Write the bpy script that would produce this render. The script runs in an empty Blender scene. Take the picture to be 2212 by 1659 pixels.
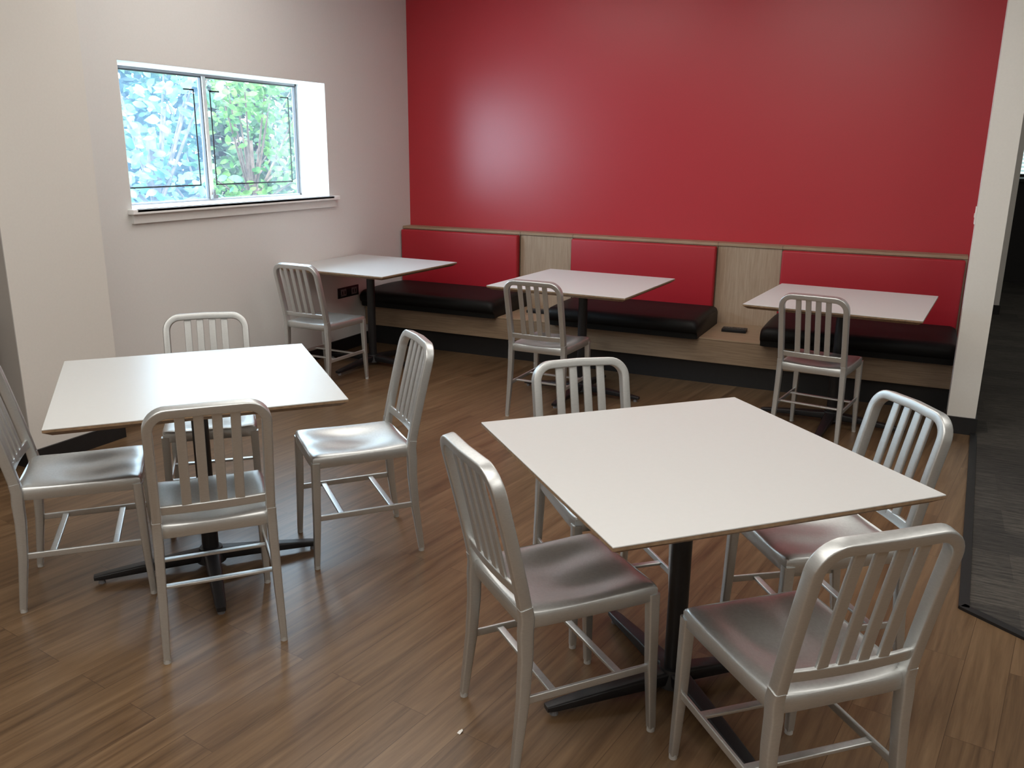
import bpy, bmesh, math, random
from mathutils import Vector, Matrix
random.seed(4)
sc=bpy.context.scene; COL=sc.collection
R=math.radians
# ---------------------------------------------------------------- materials
def nmat(name):
    m=bpy.data.materials.new(name); m.use_nodes=True
    nt=m.node_tree; b=nt.nodes['Principled BSDF']; return m,nt,b
def ramp(nt,stops):
    r=nt.nodes.new('ShaderNodeValToRGB'); e=r.color_ramp.elements
    while len(e)<len(stops): e.new(.5)
    for x,(p,c) in zip(e,stops): x.position=p; x.color=(*c,1)
    return r
def texco(nt,kind='Object',scale=(1,1,1),rot=(0,0,0)):
    t=nt.nodes.new('ShaderNodeTexCoord'); mp=nt.nodes.new('ShaderNodeMapping')
    mp.inputs['Scale'].default_value=scale; mp.inputs['Rotation'].default_value=rot
    nt.links.new(t.outputs[kind],mp.inputs[0]); return mp
def noise(nt,mp,scale,detail=4,rough=.5):
    n=nt.nodes.new('ShaderNodeTexNoise'); n.inputs['Scale'].default_value=scale
    n.inputs['Detail'].default_value=detail; n.inputs['Roughness'].default_value=rough
    nt.links.new(mp.outputs[0],n.inputs[0]); return n
def bump(nt,b,src,strength=.1,dist=.002):
    bp=nt.nodes.new('ShaderNodeBump'); bp.inputs['Strength'].default_value=strength; bp.inputs['Distance'].default_value=dist
    nt.links.new(src,bp.inputs['Height']); nt.links.new(bp.outputs[0],b.inputs['Normal'])
def simple(name,col,rough=.5,metal=0,var=.06,nscale=30,bumps=.0,spec=.5,bd=.001):
    m,nt,b=nmat(name); mp=texco(nt); n=noise(nt,mp,nscale)
    r=ramp(nt,[(.3,tuple(c*(1-var) for c in col)),(.7,tuple(min(1,c*(1+var)) for c in col))])
    nt.links.new(n.outputs[0],r.inputs[0]); nt.links.new(r.outputs[0],b.inputs['Base Color'])
    b.inputs['Roughness'].default_value=rough; b.inputs['Metallic'].default_value=metal
    b.inputs['Specular IOR Level'].default_value=spec
    if bumps: bump(nt,b,n.outputs[0],bumps,bd)
    return m
M={}
M['wall']=simple('wall_paint',(.755,.745,.725),.6,var=.012,nscale=90,bumps=.08)
M['wall_shade']=simple('shaded_wall_grey',(.44,.42,.40),.6,var=.012,nscale=90,bumps=.08)  # darker wall tone with the shade of column front and alcove painted in
M['cream']=simple('cream_paint',(.77,.745,.70),.55,var=.012,nscale=90,bumps=.08)
M['red_wall']=simple('red_paint',(.475,.020,.032),.34,var=.03,nscale=160,bumps=.06,spec=.7)
M['ceil']=simple('ceiling_paint',(.84,.83,.81),.8,var=.02)
M['reveal']=simple('reveal_paint',(.92,.92,.91),.5,var=.01)
M['black']=simple('black_baseboard',(.012,.012,.013),.45,var=.1)
M['iron']=simple('black_powder_coat',(.012,.012,.014),.38,var=.15,nscale=200,bumps=.1)
M['laminate']=simple('white_laminate',(.625,.635,.63),.34,var=.008,nscale=60)
M['edge']=simple('plywood_edge',(.26,.17,.10),.5,var=.25,nscale=60)
M['joint']=simple('joint_dark',(.12,.08,.05),.6)  # dark brown for the thin strips at the panel joints
M['plastic']=simple('glide_plastic',(.45,.44,.42),.4)
M['red_vinyl']=simple('red_vinyl',(.40,.011,.022),.45,var=.05,nscale=220,bumps=.15)
M['black_vinyl']=simple('black_vinyl',(.008,.008,.008),.5,var=.15,nscale=220,bumps=.15,spec=.2)
M['black_plastic']=simple('black_plastic',(.012,.012,.014),.4,spec=.3)
M['white_plastic']=simple('white_plastic',(.8,.78,.74),.4)
M['slot']=simple('slot_dark',(.004,.004,.004),.6)
M['grey_plastic']=simple('grey_plastic',(.16,.16,.17),.4)
M['dark_plastic']=simple('dark_plastic',(.04,.04,.045),.4)
M['win_metal']=simple('window_aluminium',(.42,.43,.45),.45,.3)
M['tape']=simple('window_tape',(.015,.015,.02),.5)
M['dark_wall']=simple('dark_room_wall',(.02,.018,.02),.7)
M['ground']=simple('outside_soil',(.08,.09,.04),.9,var=.4,nscale=3)
M['bark']=simple('bark',(.13,.09,.07),.9,var=.4,nscale=12)
M['cab_wood']=simple('cabinet_wood',(.30,.19,.10),.5,var=.2,nscale=20)
# brushed aluminium
m,nt,b=nmat('brushed_aluminium'); mp=texco(nt,'Object',(6,6,60)); n=noise(nt,mp,14,6,.6)
r=ramp(nt,[(.3,(.59,.605,.60)),(.7,(.68,.695,.69))]); nt.links.new(n.outputs[0],r.inputs[0]); nt.links.new(r.outputs[0],b.inputs['Base Color'])
b.inputs['Metallic'].default_value=.86
rr=nt.nodes.new('ShaderNodeMapRange'); rr.inputs['To Min'].default_value=.36; rr.inputs['To Max'].default_value=.45
nt.links.new(n.outputs[0],rr.inputs['Value']); nt.links.new(rr.outputs[0],b.inputs['Roughness'])
bump(nt,b,n.outputs[0],.06,.0006); M['alu']=m
def oak(name,scl,c1,c2,c3):
    m,nt,b=nmat(name); mp=texco(nt,'Object',scl); n=noise(nt,mp,2.2,8,.65)
    r=ramp(nt,[(.3,c1),(.5,c2),(.7,c3)]); nt.links.new(n.outputs[0],r.inputs[0]); nt.links.new(r.outputs[0],b.inputs['Base Color'])
    b.inputs['Roughness'].default_value=.5; return m
M['oak']=oak('light_oak',(60,60,2.5),(.32,.225,.155),(.39,.285,.20),(.45,.34,.245))
M['oak_h']=oak('light_oak_ledge',(2.5,60,60),(.28,.19,.12),(.35,.25,.16),(.42,.31,.205))
M['oak_shade']=oak('oak_seat_front_shaded',(2.5,60,60),(.22,.15,.095),(.285,.20,.13),(.35,.255,.17))  # darker oak, the shade on the base front is in the colour
# plank floor
PL=R(8)
m,nt,b=nmat('wood_plank_floor'); mp=texco(nt,'Object',(1,1,1),(0,0,R(90)+PL))
br=nt.nodes.new('ShaderNodeTexBrick'); br.inputs['Scale'].default_value=1; br.inputs['Brick Width'].default_value=1.2; br.inputs['Row Height'].default_value=.125
br.inputs['Mortar Size'].default_value=.0010; br.inputs['Mortar Smooth'].default_value=.3; br.inputs['Bias'].default_value=0
br.inputs['Color1'].default_value=(0,0,0,1); br.inputs['Color2'].default_value=(1,1,1,1); br.inputs['Mortar'].default_value=(.0,.0,.0,1)
br.offset=.37; nt.links.new(mp.outputs[0],br.inputs[0])
mp2=nt.nodes.new('ShaderNodeMapping'); mp2.inputs['Scale'].default_value=(1.0,18,1); nt.links.new(mp.outputs[0],mp2.inputs[0])
vadd=nt.nodes.new('ShaderNodeVectorMath'); vadd.operation='ADD'
vsc=nt.nodes.new('ShaderNodeVectorMath'); vsc.operation='SCALE'; vsc.inputs['Scale'].default_value=13
nt.links.new(br.outputs['Color'],vsc.inputs[0]); nt.links.new(mp2.outputs[0],vadd.inputs[0]); nt.links.new(vsc.outputs[0],vadd.inputs[1])
n=nt.nodes.new('ShaderNodeTexNoise'); n.inputs['Scale'].default_value=1.8; n.inputs['Detail'].default_value=9; n.inputs['Roughness'].default_value=.66; n.inputs['Distortion'].default_value=.4
nt.links.new(vadd.outputs[0],n.inputs[0])
mixv=nt.nodes.new('ShaderNodeMath'); mixv.operation='MULTIPLY_ADD'; mixv.inputs[1].default_value=.12
sep=nt.nodes.new('ShaderNodeSeparateColor'); nt.links.new(br.outputs['Color'],sep.inputs[0]); nt.links.new(sep.outputs[0],mixv.inputs[0]); nt.links.new(n.outputs[0],mixv.inputs[2])
r=ramp(nt,[(.34,(.070,.039,.019)),(.50,(.124,.072,.036)),(.66,(.172,.104,.054)),(.84,(.225,.145,.080))]); nt.links.new(mixv.outputs[0],r.inputs[0])
mm=nt.nodes.new('ShaderNodeMixRGB'); mm.blend_type='MULTIPLY'; nt.links.new(br.outputs['Fac'],mm.inputs[0]); nt.links.new(r.outputs[0],mm.inputs[1]); mm.inputs[2].default_value=(.55,.52,.5,1)
nt.links.new(mm.outputs[0],b.inputs['Base Color']); b.inputs['Roughness'].default_value=.33
bump(nt,b,n.outputs[0],.06,.001); M['floor']=m
# carpet tiles
m,nt,b=nmat('grey_carpet_tile'); mp=texco(nt,'Object'); br=nt.nodes.new('ShaderNodeTexBrick'); br.inputs['Scale'].default_value=1
br.inputs['Brick Width'].default_value=.9; br.inputs['Row Height'].default_value=.25; br.inputs['Mortar Size'].default_value=.001
br.inputs['Color1'].default_value=(.034,.031,.028,1); br.inputs['Color2'].default_value=(.068,.061,.053,1); br.inputs['Mortar'].default_value=(.04,.036,.032,1)
nt.links.new(mp.outputs[0],br.inputs[0]); mpb=texco(nt,'Object',(2.5,26,1)); n=noise(nt,mpb,2.6,6,.8)
rc_=ramp(nt,[(.38,(.18,.18,.18)),(.62,(.80,.79,.77))]); nt.links.new(n.outputs[0],rc_.inputs[0])
mx=nt.nodes.new('ShaderNodeMixRGB'); mx.blend_type='OVERLAY'; mx.inputs[0].default_value=.95; nt.links.new(br.outputs[0],mx.inputs[1]); nt.links.new(rc_.outputs[0],mx.inputs[2])
nt.links.new(mx.outputs[0],b.inputs['Base Color']); b.inputs['Roughness'].default_value=.95; bump(nt,b,n.outputs[0],.4,.004); M['carpet']=m
# leaves
def leafmat(name,c1,c2):
    m,nt,b=nmat(name); oi=texco(nt,'Object'); n=noise(nt,oi,5,2)
    r=ramp(nt,[(.35,c1),(.65,c2)]); nt.links.new(n.outputs[0],r.inputs[0]); nt.links.new(r.outputs[0],b.inputs['Base Color'])
    b.inputs['Roughness'].default_value=.5; b.inputs['Specular IOR Level'].default_value=.3
    tr=nt.nodes.new('ShaderNodeBsdfTranslucent'); nt.links.new(r.outputs[0],tr.inputs[0]); ms=nt.nodes.new('ShaderNodeMixShader'); ms.inputs[0].default_value=.35
    nt.links.new(b.outputs[0],ms.inputs[1]); nt.links.new(tr.outputs[0],ms.inputs[2]); nt.links.new(ms.outputs[0],nt.nodes['Material Output'].inputs[0]); return m
M['leaf_pale']=leafmat('pale_leaf',(.045,.15,.09),(.19,.36,.24))
M['leaf_mid']=leafmat('green_leaf',(.014,.085,.014),(.13,.28,.055))
M['leaf_back']=leafmat('deep_green_leaf',(.005,.030,.016),(.04,.12,.035))
M['leaf_dark']=leafmat('dark_leaf',(.0015,.011,.009),(.010,.040,.021))
# glass
def glassmat(name,haze,col):
    m=bpy.data.materials.new(name); m.use_nodes=True; nt=m.node_tree; nt.nodes.clear(); o=nt.nodes.new('ShaderNodeOutputMaterial')
    t=nt.nodes.new('ShaderNodeBsdfTransparent'); t.inputs[0].default_value=(.90,.97,1,1)
    g=nt.nodes.new('ShaderNodeBsdfGlossy'); g.inputs['Roughness'].default_value=.05
    d=nt.nodes.new('ShaderNodeBsdfTranslucent'); d.inputs[0].default_value=col
    m1=nt.nodes.new('ShaderNodeMixShader'); m1.inputs[0].default_value=.06; nt.links.new(t.outputs[0],m1.inputs[1]); nt.links.new(g.outputs[0],m1.inputs[2])
    m2=nt.nodes.new('ShaderNodeMixShader'); m2.inputs[0].default_value=haze; nt.links.new(m1.outputs[0],m2.inputs[1]); nt.links.new(d.outputs[0],m2.inputs[2])
    nt.links.new(m2.outputs[0],o.inputs[0]); return m
M['glass_reflection']=glassmat('painted_reflection_glass',.045,(.40,.70,1,1)); M['glass']=glassmat('clear_glass',.018,(.6,.8,1,1))  # blue translucent tint paints in a hazy reflection, strongest on the left pane
m=bpy.data.materials.new('daylight_blind'); m.use_nodes=True; nt=m.node_tree; b=nt.nodes['Principled BSDF']; b.inputs['Base Color'].default_value=(.8,.9,.95,1)
wv=nt.nodes.new('ShaderNodeTexWave'); wv.bands_direction='Z'; wv.inputs['Scale'].default_value=6; mp=texco(nt,'Object'); nt.links.new(mp.outputs[0],wv.inputs[0])
r=ramp(nt,[(.2,(.4,.6,.6)),(.6,(.85,1,1))]); nt.links.new(wv.outputs[0],r.inputs[0]); nt.links.new(r.outputs[0],b.inputs['Emission Color']); b.inputs['Emission Strength'].default_value=1.1; M['blind']=m
# ---------------------------------------------------------------- helpers
def link(name,me,mat,parent=None,smooth=False,loc=None):
    o=bpy.data.objects.new(name,me); COL.objects.link(o)
    if mat: me.materials.append(mat)
    if smooth:
        for p in me.polygons: p.use_smooth=True
        try: me.set_sharp_from_angle(angle=R(40))
        except Exception: pass
    if parent: o.parent=parent
    if loc: o.location=loc
    return o
def obj(name,bm,mat,parent=None,smooth=False,loc=None):
    bmesh.ops.recalc_face_normals(bm,faces=bm.faces[:])
    me=bpy.data.meshes.new(name); bm.to_mesh(me); bm.free(); return link(name,me,mat,parent,smooth,loc)
def box(bm,x0,x1,y0,y1,z0,z1,bev=0,seg=2):
    r=bmesh.ops.create_cube(bm,size=1); vs=r['verts']
    bmesh.ops.scale(bm,vec=(x1-x0,y1-y0,z1-z0),verts=vs); bmesh.ops.translate(bm,vec=((x0+x1)/2,(y0+y1)/2,(z0+z1)/2),verts=vs)
    if bev: bmesh.ops.bevel(bm,geom=list({e for v in vs for e in v.link_edges}),offset=bev,segments=seg,affect='EDGES',profile=.5)
def boxobj(name,mat,parent,b,bev=0,seg=2,smooth=None,loc=None):
    bm=bmesh.new(); box(bm,*b,bev,seg); return obj(name,bm,mat,parent,bool(bev) if smooth is None else smooth,loc)
def cyl(bm,p0,p1,r0,r1=None,n=20):
    r1=r0 if r1 is None else r1; p0=Vector(p0);p1=Vector(p1);t=(p1-p0).normalized()
    a=t.orthogonal().normalized(); c=t.cross(a); A=[];B=[]
    for i in range(n):
        q=2*math.pi*i/n; d=a*math.cos(q)+c*math.sin(q); A.append(bm.verts.new(p0+d*r0)); B.append(bm.verts.new(p1+d*r1))
    for i in range(n): bm.faces.new((A[i],A[(i+1)%n],B[(i+1)%n],B[i]))
    bm.faces.new(A[::-1]); bm.faces.new(B)
def sweep(bm,pts,sizes,nrm,rad=.35):
    """rounded-rectangle tube; sizes = (along nrm, in plane)"""
    pts=[Vector(p) for p in pts]; nrm=Vector(nrm).normalized(); rings=[]
    prof=[]
    for (sx,sy,a0) in ((1,1,0),(-1,1,90),(-1,-1,180),(1,-1,270)):
        for k in range(4):
            a=R(a0+30*k); prof.append((sx*(1-rad)+rad*math.cos(a),sy*(1-rad)+rad*math.sin(a)))
    for i,p in enumerate(pts):
        t=(pts[min(i+1,len(pts)-1)]-pts[max(i-1,0)]).normalized()
        n=(nrm-t*nrm.dot(t)).normalized(); s=t.cross(n); a,b=sizes[i] if isinstance(sizes,list) else sizes
        rings.append([bm.verts.new(p+n*(u*a/2)+s*(v*b/2)) for u,v in prof])
    m=len(prof)
    for A,B in zip(rings,rings[1:]):
        for i in range(m): bm.faces.new((A[i],A[(i+1)%m],B[(i+1)%m],B[i]))
    bm.faces.new(rings[0][::-1]); bm.faces.new(rings[-1])
def tag(o,label,cat,group=None,kind=None):
    o['label']=label; o['category']=cat
    if group: o['group']=group
    if kind: o['kind']=kind
    return o
def thing(name,label,cat,loc=(0,0,0),rz=0,group=None):
    o=bpy.data.objects.new(name,None); COL.objects.link(o); o.location=loc; o.rotation_euler=(0,0,rz); o.empty_display_size=.1
    return tag(o,label,cat,group)
def struct(o): o['kind']='structure'; return o
def dup(root,loc,rz,label):
    r=root.copy(); COL.objects.link(r); r.location=loc; r.rotation_euler=(0,0,rz); r['label']=label
    for ch in list(root.children):
        c=ch.copy(); COL.objects.link(c); c.parent=r
        for g in list(ch.children):
            d=g.copy(); COL.objects.link(d); d.parent=c
    return r
# ---------------------------------------------------------------- room
X0,Y0=-4.13,6.53; CZ=3.0; AX=-4.72
WX=.222; WX1=.37; WY=5.43; WB=.31
def room(name,mat,*boxes):
    bm=bmesh.new()
    for b in boxes: box(bm,*b)
    return struct(obj(name,bm,mat))
room('floor',M['floor'],(AX,5.2,-3.6,3.05,-.1,0),(X0-.3,5.2,3.05,14.2,-.1,0))
room('ceiling',M['ceil'],(AX,5.2,-3.6,3.05,CZ,CZ+.1),(X0-.3,5.2,3.05,14.2,CZ,CZ+.1))
wy0,wy1,wz0,wz1=3.57,5.40,1.215,2.03
room('wall_left',M['wall'],(X0-.30,X0,3.0,wy0,0,CZ),(X0-.30,X0,wy1,Y0+.1,0,CZ),(X0-.30,X0,wy0,wy1,0,wz0),(X0-.30,X0,wy0,wy1,wz1,CZ))
room('wall_back',M['red_wall'],(X0-.3,WX1,Y0,Y0+.1,0,CZ))
room('wall_right',M['cream'],(WX,WX1,WY,WY+.14,0,CZ),(WB,WX1,WY+.14,Y0,0,CZ))
room('wall_hall',M['cream'],(WB,WX1,Y0+.1,14.0,0,CZ))
PX=-3.92; PY0,PY1=2.63,3.18
room('wall_column',M['cream'],(PX-.5,PX,PY0,PY1,0,CZ))
room('wall_column_shade',M['wall_shade'],(PX-.5,PX,PY0-.004,PY0,0,CZ))  # thin panel, shade on the column's front put in as darker grey
room('wall_alcove',M['wall_shade'],(AX,AX+.1,-3.5,3.0,0,CZ),(AX,PX-.5,2.95,3.05,0,CZ))
room('wall_front',M['cream'],(AX,5.2,-3.6,-3.5,0,CZ))
room('wall_east',M['cream'],(5.1,5.2,-3.5,14.1,0,CZ))
room('wall_far',M['cream'],(WX,5.2,14.0,14.1,0,CZ))
bm=bmesh.new(); box(bm,X0,X0+.012,PY1,5.86,0,.10); struct(obj('baseboard_left',bm,M['black']))
bm=bmesh.new(); box(bm,PX,PX+.012,PY0-.016,PY1,0,.09); box(bm,PX-.5,PX+.012,PY0-.016,PY0-.004,0,.09); struct(obj('baseboard_column',bm,M['black']))
bm=bmesh.new(); box(bm,WX-.012,WX1+.012,WY-.012,WY,0,.10); box(bm,WX-.012,WX,WY,5.565,0,.10); box(bm,WX1,WX1+.012,WY,14,0,.10); struct(obj('baseboard_right',bm,M['black']))
room('wall_pier',M['cream'],(.64,.725,9.9,10.3,0,CZ)); 
bm=bmesh.new(); box(bm,.628,.737,9.888,10.312,0,.10); struct(obj('baseboard_pier',bm,M['black']))
bm=bmesh.new(); box(bm,.85,3.2,13.97,13.995,1.32,1.82); wfar=struct(obj('window_2',bm,M['blind']))
boxobj('window_frame',M['black'],wfar,(.82,3.23,13.96,13.975,1.28,1.32))
t=thing('counter','dark counter standing far back in the carpeted room beyond the white wall end','counter',(2.0,12.9,.0065))
boxobj('body',M['dark_wall'],t,(-1.3,1.3,-.3,.3,.0,1.24)); boxobj('countertop',M['black'],t,(-1.35,1.35,-.35,.35,1.24,1.28),.005)
# carpet
def poly(name,pts,z0,z1,mat):
    bm=bmesh.new(); a=[bm.verts.new((x,y,z0)) for x,y in pts]; b=[bm.verts.new((x,y,z1)) for x,y in pts]
    n=len(pts); bm.faces.new(b); bm.faces.new(a[::-1])
    for i in range(n): bm.faces.new((a[i],a[(i+1)%n],b[(i+1)%n],b[i]))
    return obj(name,bm,mat)
cp=[(.382,14.0),(.382,5.42),(.285,3.20),(1.6,2.30),(5.1,-.1),(5.1,14.0)]
tag(poly('carpet',cp,.0,.006,M['carpet']),'grey striped carpet running past the white wall end at right','carpet')
def strip(a,b,w):
    a=Vector(a);b=Vector(b);d=(b-a).normalized();n=Vector((-d.y,d.x))*w/2; return [tuple(a+n),tuple(b+n),tuple(b-n),tuple(a-n)]
bm=bmesh.new()
for a,b in (((.372,5.41),(.275,3.19)),((.27,3.20),(1.6,2.29)),((1.6,2.29),(5.1,-.11))):
    p=strip(a,b,.035); lo=[bm.verts.new((x,y,0)) for x,y in p]; hi=[bm.verts.new((x,y,.011)) for x,y in p]
    bm.faces.new(hi)
    for i in range(4): bm.faces.new((lo[i],lo[(i+1)%4],hi[(i+1)%4],hi[i]))
struct(obj('trim_1',bm,M['black']))
# ---------------------------------------------------------------- window
GX=X0-.275
win=bpy.data.objects.new('window_1',None); COL.objects.link(win); struct(win); win.location=(GX,(wy0+wy1)/2,wz0)
ym=4.46
def wbox(name,mat,*bs,bev=0,parent=win):
    bm=bmesh.new()
    for b in bs: box(bm,b[0]-GX,b[1]-GX,b[2]-win.location[1],b[3]-win.location[1],b[4]-wz0,b[5]-wz0,bev)
    return obj(name,bm,mat,parent)
wbox('window_frame',M['win_metal'],(GX-.02,GX+.012,wy0,wy1,wz0,wz0+.018),(GX-.02,GX+.012,wy0,wy1,wz1-.018,wz1),(GX-.02,GX+.012,wy0,wy0+.018,wz0,wz1),(GX-.02,GX+.012,wy1-.018,wy1,wz0,wz1))
wbox('mullion',M['white_plastic'],(GX-.02,GX+.024,ym-.014,ym+.014,wz0+.018,wz1-.018))
wbox('sash_frame',M['dark_plastic'],(GX-.01,GX+.014,ym+.014,ym+.021,wz0+.018,wz1-.018),(GX-.01,GX+.014,ym-.021,ym-.014,wz0+.018,wz1-.018),(GX-.01,GX+.014,wy0+.018,wy1-.018,wz1-.026,wz1-.018),(GX-.01,GX+.014,wy1-.025,wy1-.018,wz0+.018,wz1-.018))
wbox('glass_pane',M['glass_reflection'],(GX-.003,GX+.001,wy0+.018,ym-.02,wz0+.018,wz1-.018))
wbox('glass_pane',M['glass'],(GX-.003,GX+.001,ym+.02,wy1-.018,wz0+.018,wz1-.018))
tw=.009
def tape(y0,y1):
    z0,z1=wz0+.105,wz1-.10; x0,x1=GX+.003,GX+.006
    wbox('window_tape',M['tape'],(x0,x1,y0,y0+tw,z0,z1),(x0,x1,y1-tw,y1,z0,z1),(x0,x1,y0,y1,z0,z0+tw),(x0,x1,y1-.09,y1,z1-tw,z1),(x0,x1,y0,y0+.09,z1-tw,z1))
tape(wy0+.03,ym-.075); tape(ym+.06,wy1-.09)
wbox('latch',M['grey_plastic'],(GX+.024,GX+.05,ym-.02,ym+.025,wz0+.02,wz0+.045),(GX+.034,GX+.044,ym-.005,ym+.01,wz0+.04,wz0+.08),bev=.003)
wbox('reveal_lining',M['reveal'],(GX+.012,X0-.001,wy1-.004,wy1+.004,wz0,wz1),(GX+.012,X0-.001,wy0-.004,wy0+.004,wz0,wz1),(GX+.012,X0-.001,wy0,wy1,wz1-.004,wz1+.004))
wbox('window_sill',M['reveal'],(GX+.010,X0+.045,wy0-.001,wy1+.001,wz0-.012,wz0+.006),(X0-.001,X0+.045,wy0-.03,wy1+.07,wz0-.022,wz0+.006),bev=.003)
wbox('apron',M['wall'],(X0-.001,X0+.02,wy0-.01,wy1+.05,wz0-.075,wz0-.022))
# ---------------------------------------------------------------- outside
def leaves(bm,pts,smin,smax):
    for p in pts:
        s=random.uniform(smin,smax); d=Vector((random.gauss(.7,.4),random.gauss(-.4,.4),random.gauss(.7,.35))).normalized()
        a=d.orthogonal().normalized(); a.rotate(Matrix.Rotation(random.uniform(0,6.28),3,d)); c=d.cross(a); p=Vector(p)
        vs=[]
        for (u,v,w) in ((-.5,0,0),(-.32,.2,.04),(-.05,.3,.06),(.25,.24,.05),(.62,0,-.05),(.25,-.24,.05),(-.05,-.3,.06),(-.32,-.2,.04)): vs.append(bm.verts.new(p+a*u*s+c*v*s+d*w*s))
        bm.faces.new(vs)
def cl_(v,a): return max(-a,min(a,v))
def tree(name,label,loc,n,rx,ry,hz,mat,smin,smax,cz,nc):
    t=thing(name,label,'tree',loc,0,'trees outside the window')
    bm=bmesh.new(); pts=[]
    cl=[Vector((cl_(random.gauss(0,rx*.5),rx),random.uniform(-ry,ry),cz+random.uniform(-hz,hz))) for _ in range(nc)]
    for i in range(n):
        c=random.choice(cl); p=c+Vector((random.gauss(0,.12),random.gauss(0,.17),random.gauss(0,.15))); p.x=cl_(p.x,rx); pts.append(p)
    leaves(bm,pts,smin,smax); obj('foliage',bm,mat,t)
    bm=bmesh.new(); cyl(bm,(0,0,0),(0,0,cz),.06,.045,10)
    for c in cl[:14]: cyl(bm,(0,0,cz-hz*.8),c,.02,.008,6)
    obj('trunk',bm,M['bark'],t)
tree('tree','pale large-leaved tree just outside the left window pane',(-6.55,5.95,-.1),480,.40,.75,.85,M['leaf_pale'],.06,.14,1.75,20)
tree('tree','bright green tree just outside the right window pane',(-7.6,8.4,-.1),1200,.45,1.15,1.0,M['leaf_mid'],.06,.13,1.75,24)
tree('tree','dark green tree filling the background behind both window panes',(-9.3,9.4,-.1),1900,.6,2.6,1.4,M['leaf_back'],.08,.18,1.6,40)
bm=bmesh.new(); pts=[(random.uniform(-11.6,-11.0),random.uniform(5.5,16),random.uniform(0,2.75)) for _ in range(4600)]; leaves(bm,pts,.15,.30)
tag(obj('hedge',bm,M['leaf_dark']),'dense dark hedge far behind the trees outside the window','hedge',kind='stuff')
room('ground_outside',M['ground'],(-30,X0-.31,3.1,30,-.3,-.1))
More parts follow.
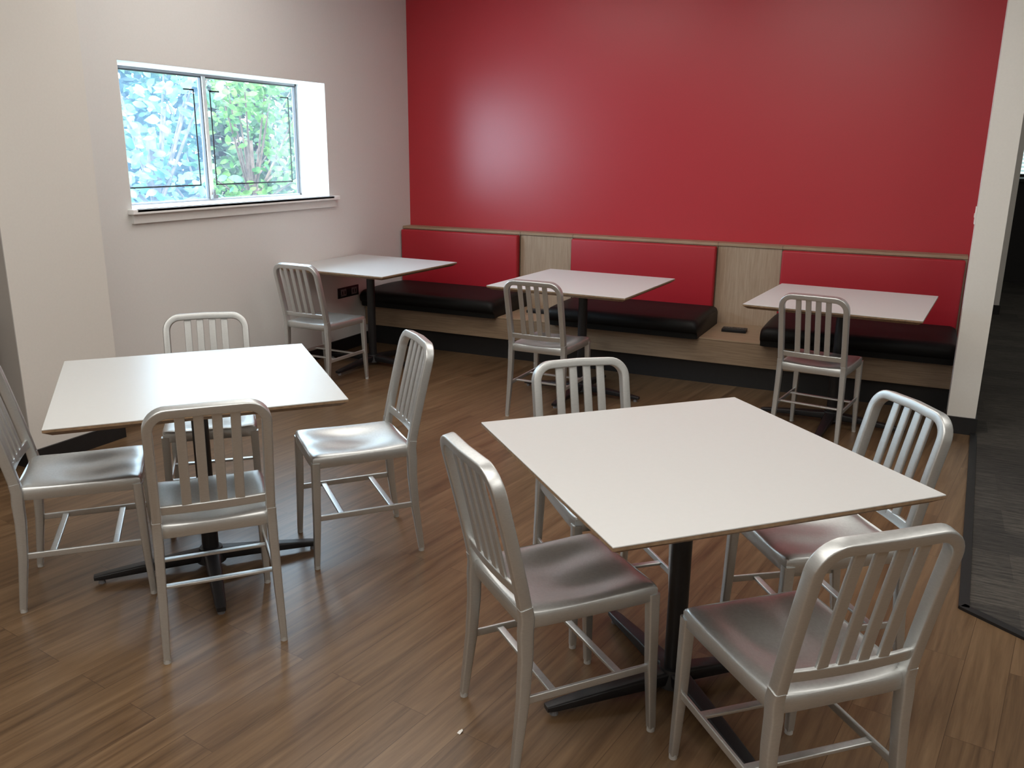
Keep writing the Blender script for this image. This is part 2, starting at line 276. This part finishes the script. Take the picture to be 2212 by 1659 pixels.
# ---------------------------------------------------------------- chair
def yb(z): return -.186-.092*((z-.44)/.40)**1.12 if z>.44 else -.186-.03*(.44-z)/.44
def make_chair(label,group):
    t=thing('dining_chair',label,'chair',group=group)
    A=M['alu']
    N=26; bm=bmesh.new(); g=[]
    def plan(u,v):
        w=.176+.010*(v+1)/2; return (u*w*(1-.035*abs(v)**8), .004+v*.199*(1-.035*abs(u)**8))
    for j in range(N+1):
        row=[]
        for i in range(N+1):
            u=-1+2*i/N; v=-1+2*j/N; u=math.sin(u*math.pi/2)*.35+u*.65; v=math.sin(v*math.pi/2)*.35+v*.65
            x,y=plan(u,v)
            z=.460-.026*math.exp(-(u*u/.45+(v+.25)**2/.40))-.016*(math.exp(-((u-.45)**2/.08+(v-.25)**2/.35))+math.exp(-((u+.45)**2/.08+(v-.25)**2/.35)))
            z-=.011*max(abs(u),abs(v))**12
            row.append(bm.verts.new((x,y,z)))
        g.append(row)
    for j in range(N):
        for i in range(N): bm.faces.new((g[j][i],g[j][i+1],g[j+1][i+1],g[j+1][i]))
    s=obj('seat',bm,A,t,True); md=s.modifiers.new('thick','SOLIDIFY'); md.thickness=.003; md.offset=-1
    bm=bmesh.new(); loop=[]
    K=16
    for k in range(K): loop.append(plan(-1+2*k/K,-1))
    for k in range(K): loop.append(plan(1,-1+2*k/K))
    for k in range(K): loop.append(plan(1-2*k/K,1))
    for k in range(K): loop.append(plan(-1,1-2*k/K))
    levels=[(.448,1.0),(.443,1.012),(.412,1.012),(.409,1.0),(.409,.965),(.443,.965)]
    rings=[[bm.verts.new((x*s_,y*s_,z)) for x,y in loop] for z,s_ in levels]
    n=len(loop)
    for a,b in zip(rings,rings[1:]+rings[:1]):
        for i in range(n): bm.faces.new((a[i],a[(i+1)%n],b[(i+1)%n],b[i]))
    obj('seat_frame',bm,A,t,True)
    for sx in (-1,1):
        bm=bmesh.new(); sweep(bm,[(sx*.173,.188,.43),(sx*.176,.194,.2),(sx*.180,.203,.012)],[(.032,.032),(.028,.028),(.021,.021)],(0,1,0)); l=obj('leg',bm,A,t,True)
        bm=bmesh.new(); cyl(bm,(sx*.180,.203,0),(sx*.180,.203,.014),.0115,.0115,14); obj('foot_glide',bm,M['plastic'],l)
        bm=bmesh.new(); pts=[(sx*.170,yb(z),z) for z in (.47,.44,.40)]+[(sx*.172,-.188,.33),(sx*.175,-.196,.2),(sx*.180,-.218,.012)]
        sweep(bm,pts,[(.036,.029),(.038,.030),(.038,.030),(.035,.029),(.030,.027),(.022,.021)],(0,1,0)); l=obj('leg',bm,A,t,True)
        bm=bmesh.new(); cyl(bm,(sx*.180,-.218,0),(sx*.180,-.218,.014),.0115,.0115,14); obj('foot_glide',bm,M['plastic'],l)
    hw=.168; zt=.835; rc=.058; pts=[]
    for z in (.47,.52,.58,.64,.70,zt-rc): pts.append((-hw,yb(z),z))
    for k in range(1,9):
        a=R(90*k/8); z=zt-rc+rc*math.sin(a); pts.append((-hw+rc-rc*math.cos(a),yb(z),z))
    pts.append((0,yb(zt)-.006,zt+.002)); pts+= [(-x,y,z) for x,y,z in pts[:-1][::-1]]
    bm=bmesh.new(); sweep(bm,pts,(.034,.029),(0,1,.22),.28); obj('back_frame',bm,A,t,True)
    bm=bmesh.new(); pts=[(x,yb(.505)-.010*(1-(x/.17)**2),.505) for x in (-.165,-.11,-.055,0,.055,.11,.165)]
    sweep(bm,pts,(.012,.030),(0,1,.2)); obj('back_rail',bm,A,t,True)
    for x in (-.078,-.026,.026,.078):
        bm=bmesh.new(); pts=[(x,yb(z)-.007,z) for z in (.505,.56,.62,.68,.74,.79,.828)]
        sweep(bm,pts,(.010,.029),(0,1,.2),.3); obj('back_slat',bm,A,t,True)
    for sx in (-1,1):
        bm=bmesh.new(); sweep(bm,[(sx*.176,.192,.205),(sx*.175,-.196,.205)],(.010,.022),(1,0,0)); obj('side_stretcher',bm,A,t,True)
    for y in (.095,-.105):
        bm=bmesh.new(); sweep(bm,[(-.173,y,.205),(.173,y,.205)],(.022,.010),(0,1,0)); obj('cross_stretcher',bm,A,t,True)
    return t
G1='chairs around the front left table'; G2='chairs around the front right table'; G3='chairs facing the banquette tables'
chairs=[
(-2.042,1.962,48.3,G1,'aluminium chair on the near side of the front left table, back toward the camera'),
(-2.699,2.635,-136.8,G1,'aluminium slat-back chair on the far side of the front left table, facing the camera'),
(-1.979,2.672,139.4,G1,'aluminium chair right of the front left table, facing left, whole seat showing'),
(-2.657,1.966,-44.7,G1,'aluminium chair cut by the left photo edge, facing the front left table'),
(-.804,2.005,-39.6,G2,'aluminium chair at the left of the front right table, seen from the side'),
(-.178,1.937,42.9,G2,'largest nearest aluminium chair, at the lower right corner of the photo'),
(-.201,2.615,126.8,G2,'aluminium chair on the right far side of the front right table, back near the carpet'),
(-.890,2.607,222,G2,'aluminium chair behind the front right table, only its back above the tabletop'),
(-3.642,4.653,-1.8,G3,'aluminium chair at the banquette table nearest the window'),
(-2.009,4.734,-.3,G3,'aluminium chair at the middle banquette table'),
(-.465,5.0,-8,G3,'aluminium chair at the banquette table nearest the white wall end')]
c0=None
for x,y,a,g,l in chairs:
    if c0 is None: c0=make_chair(l,g); c0.location=(x,y,0); c0.rotation_euler=(0,0,R(a))
    else: c=dup(c0,(x,y,0),R(a),l); c['group']=g
# ---------------------------------------------------------------- tables
def make_table(label,group):
    t=thing('dining_table',label,'table',group=group); s=.462
    boxobj('tabletop',M['laminate'],t,(-s,s,-s,s,.7465,.750),.0008,1,False)
    bm=bmesh.new(); lv=[(.7465,s),(.739,s),(.7225,s-.024)]; rings=[[bm.verts.new((a*k,b*k,z)) for a,b in ((-1,-1),(1,-1),(1,1),(-1,1))] for z,k in lv]
    for A,B in zip(rings,rings[1:]):
        for i in range(4): bm.faces.new((A[i],A[(i+1)%4],B[(i+1)%4],B[i]))
    bm.faces.new(rings[0]); bm.faces.new(rings[-1][::-1]); obj('tabletop_edge',bm,M['edge'],t)
    bm=bmesh.new()
    for a in (45,135): 
        c,sn=math.cos(R(a)),math.sin(R(a)); sweep(bm,[(-c*.27,-sn*.27,.716),(c*.27,sn*.27,.716)],(.012,.04),(0,0,1))
    cyl(bm,(0,0,.69),(0,0,.722),.06,.07,24); obj('mounting_plate',bm,M['iron'],t,True)
    bm=bmesh.new(); cyl(bm,(0,0,.05),(0,0,.70),.030,.030,28); obj('column',bm,M['iron'],t,True)
    bm=bmesh.new(); cyl(bm,(0,0,.022),(0,0,.078),.055,.042,28); obj('base_hub',bm,M['iron'],t,True)
    for k in range(4):
        a=R(90*k); c,sn=math.cos(a),math.sin(a)
        bm=bmesh.new(); sweep(bm,[(c*.03,sn*.03,.050),(c*.2,sn*.2,.040),(c*.38,sn*.38,.027),(c*.415,sn*.415,.025)],[(.044,.060),(.034,.050),(.022,.038),(.016,.030)],(0,0,1)); f=obj('base_foot',bm,M['iron'],t,True)
        bm=bmesh.new(); cyl(bm,(c*.39,sn*.39,0),(c*.39,sn*.39,.022),.013,.009,12); obj('foot_glide',bm,M['grey_plastic'],f)
    return t
GT='square white cafe tables'
tabs=[(-.535,2.271,45.5,'largest nearest square white table, at the right with four chairs'),
(-2.360,2.245,48.6,'square white table at front left with four chairs around it'),
(-3.669,5.236,-3.1,'square white table at the banquette closest to the window'),
(-1.980,5.204,-2.6,'square white table at the middle of the banquette'),
(-.40,5.29,-4.3,'square white table at the banquette end by the white wall end')]
t0=None
for x,y,a,l in tabs:
    if t0 is None: t0=make_table(l,GT); t0.location=(x,y,0); t0.rotation_euler=(0,0,R(a))
    else: dup(t0,(x,y,0),R(a),l)
# ---------------------------------------------------------------- banquette
BX0,BX1=X0+.004,.25
bq=thing('banquette','long banquette along the red wall with red padded backs and black seat cushions','bench',((BX0+BX1)/2,6.2,0))
ox,oy=bq.location[0],bq.location[1]
def bqb(name,mat,b,bev=0,seg=2,parent=bq):
    return boxobj(name,mat,parent,(b[0]-ox,b[1]-ox,b[2]-oy,b[3]-oy,b[4],b[5]),bev,seg)
YF=5.80; YP=6.41; ZS=.335
bqb('toe_kick',M['black'],(BX0,BX1,5.87,Y0-.002,0,.165))
bqb('seat_base',M['oak_shade'],(BX0,BX1,YF,YP,.165,ZS-.012),.002,1)
bqb('ledge',M['oak_h'],(BX0,BX1,YF-.002,YP,ZS-.012,ZS),.002,1)
bqb('back_panel',M['oak'],(BX0,BX1,YP,Y0-.003,.165,.905))
bqb('cap_rail',M['oak_h'],(BX0,BX1,YP-.012,Y0-.002,.905,.926),.002,1)
def pillow(name,mat,b,bev):
    bm=bmesh.new(); x0,x1,y0,y1,z0,z1=b; box(bm,x0-ox,x1-ox,y0-oy,y1-oy,z0,z1)
    bmesh.ops.bevel(bm,geom=bm.edges[:],offset=bev,segments=4,affect='EDGES',profile=.5)
    return obj(name,bm,mat,bq,True)
for (a,b_) in ((BX0+.01,-3.005),(-2.535,-1.395),(-.925,BX1-.012)):
    pillow('back_cushion',M['red_vinyl'],(a,b_,YP-.060,YP+.004,.44,.900),.012)
def seatc(a,b_):
    bm=bmesh.new(); prof=[]; y0,y1,z0,z1=5.70,YP-.05,ZS+.002,.466
    r=.052
    prof.append((y1,z0)); prof.append((y1,z1-.02)); prof.append((y1-.02,z1))
    for k in range(1,7): prof.append((y1-.02-(y1-.02-y0-r)*k/7,z1+.008*math.sin(math.pi*k/7)))
    for k in range(0,9):
        q=R(90+150*k/8); prof.append((y0+r+r*math.cos(q)*1.0,z1-r+r*math.sin(q)))
    prof.append((y0+.03,z0-.006))
    rows=[]; xs=[a,a+.006,a+.018,a+.04,a+.1]+[a+.1+(b_-a-.2)*k/8 for k in range(1,8)]+[b_-.1,b_-.04,b_-.018,b_-.006,b_]
    cy=(y0+y1)/2
    for i,x in enumerate(xs):
        s={0:.80,1:.88,2:.95}.get(min(i,len(xs)-1-i),1)
        rows.append([bm.verts.new((x-ox,cy+(y-cy)*(1-(1-s)*.25)-oy,z0+(z-z0)*s)) for y,z in prof])
    n=len(prof)
    for A,B in zip(rows,rows[1:]):
        for i in range(n): bm.faces.new((A[i],A[(i+1)%n],B[(i+1)%n],B[i]))
    bm.faces.new(rows[0][::-1]); bm.faces.new(rows[-1]); obj('seat_cushion',bm,M['black_vinyl'],bq,True)
seatc(BX0+.01,-2.90); seatc(-2.46,-1.345); seatc(-.925,BX1-.01)
for x in (-3.0,-2.54,-1.39,-.93):
    bqb('panel_joint',M['joint'],(x-.0015,x+.0015,YP-.0135,YP+.01,.34,.928))
def ledge_outlet(x,y,label):
    t=thing('power_outlet',label,'power outlet',(x,y,ZS+.0005),R(4),'power outlets on the banquette ledges')
    boxobj('housing',M['black_plastic'],t,(-.085,.085,-.05,.05,.0,.022),.003)
    for sx in (-.040,.040):
        f=boxobj('socket',M['dark_plastic'],t,(sx-.027,sx+.027,-.025,.025,.022,.025),.001,1,False)
        boxobj('slot',M['slot'],f,(sx-.012,sx-.008,-.008,.008,.025,.0255)); boxobj('slot',M['slot'],f,(sx+.008,sx+.012,-.008,.008,.025,.0255))
ledge_outlet(-1.17,6.12,'small black power outlet on the wooden ledge left of the rightmost black seat cushion')
ledge_outlet(-2.70,6.12,'small black power outlet on the wooden ledge behind the middle banquette table')
t=thing('wall_outlet','black double wall outlet low on the white wall below the table nearest the window','wall outlet',(X0,5.58,.465))
boxobj('cover_plate',M['black_plastic'],t,(0,.008,-.135,.135,-.040,.042),.002)
for yy in (-.07,.07):
    s=boxobj('socket',M['grey_plastic'],t,(.008,.012,yy-.035,yy+.035,-.026,.028),.001,1,False)
    for dy in (-.016,.016): boxobj('slot',M['slot'],s,(.012,.0125,yy+dy-.006,yy+dy+.006,-.012,.014))
t=thing('light_switch','white light switch on the edge of the white wall end beside the red wall','light switch',(WX,5.49,1.245))
boxobj('cover_plate',M['white_plastic'],t,(-.007,0,-.034,.034,-.048,.048),.002); boxobj('toggle',M['white_plastic'],t,(-.011,-.007,-.006,.006,-.012,.012),.002)
t=thing('cabinet','light brown wooden cabinet cut by the left photo edge','cabinet',(-4.27,2.28,0))
boxobj('plinth',M['black'],t,(-.28,.285,-.22,.20,0,.09)); boxobj('body',M['cab_wood'],t,(-.29,.29,-.24,.21,.09,.74),.003); boxobj('top',M['cab_wood'],t,(-.30,.30,-.25,.215,.74,.765),.003)
bm=bmesh.new(); v=[bm.verts.new(p) for p in ((-.006,-.008,.001),(.004,-.010,.001),(.007,.003,.006),(.0,.012,.003),(-.006,.004,.001))]; bm.faces.new(v)
o=obj('paper_scrap',bm,M['white_plastic'],None); o.location=(-1.01,1.80,0); tag(o,'tiny white paper scrap on the wood floor at the bottom of the photo','paper scrap')
# ---------------------------------------------------------------- camera
f,th,ro,ps,h=1855.9,R(15.249),R(.583),R(25.557),1.5714
F=Vector((-math.sin(ps)*math.cos(th),math.cos(ps)*math.cos(th),-math.sin(th))); R0=Vector((math.cos(ps),math.sin(ps),0)); U0=R0.cross(F)
Rv=R0*math.cos(ro)+U0*math.sin(ro); U=-R0*math.sin(ro)+U0*math.cos(ro)
cd=bpy.data.cameras.new('camera'); co=bpy.data.objects.new('camera',cd); COL.objects.link(co); sc.camera=co
cd.sensor_fit='HORIZONTAL'; cd.sensor_width=36; cd.lens=f/2212*36; cd.clip_start=.05
mt=Matrix((Rv,U,-F)).transposed().to_4x4(); mt.translation=(0,0,h); co.matrix_world=mt
# ---------------------------------------------------------------- lights
def area(name,loc,sx,sy,power,col,rot=(0,0,0)):
    l=bpy.data.lights.new(name,'AREA'); l.shape='RECTANGLE'; l.size=sx; l.size_y=sy; l.energy=power; l.color=col
    o=bpy.data.objects.new(name,l); COL.objects.link(o); o.location=loc; o.rotation_euler=rot; return o
W1=(1,.965,.90)
for (x,y,p) in ((-.6,1.0,28),(-2.4,1.0,27),(-.9,4.0,24),(-2.9,4.0,24),(-1.6,-1.6,48),(1.8,.5,40),(1.6,3.5,22)):
    area('ceiling_lamp',(x,y,CZ-.02),1.4,1.4,p,W1)
area('hall_lamp',(2.5,8.5,CZ-.02),.6,1.2,14,W1)
pt=area('window_portal',(GX-.05,(wy0+wy1)/2,(wz0+wz1)/2),wy1-wy0,wz1-wz0,1,(1,1,1))
pt.rotation_euler=Vector((1,0,0)).to_track_quat('-Z','Z').to_euler()
pt.data.cycles.is_portal=True
sl=bpy.data.lights.new('sun','SUN'); sl.energy=12; sl.angle=R(1); sl.color=(1,.96,.88); so=bpy.data.objects.new('sun',sl); COL.objects.link(so)
so.rotation_euler=Vector((-.5,.3,-1)).to_track_quat('-Z','Y').to_euler()
w=bpy.data.worlds.new('sky'); sc.world=w; w.use_nodes=True; bg=w.node_tree.nodes['Background']; bg.inputs[0].default_value=(.79,.89,1,1); bg.inputs[1].default_value=14
sc.view_settings.view_transform='Standard'; sc.view_settings.look='None'; sc.view_settings.exposure=0
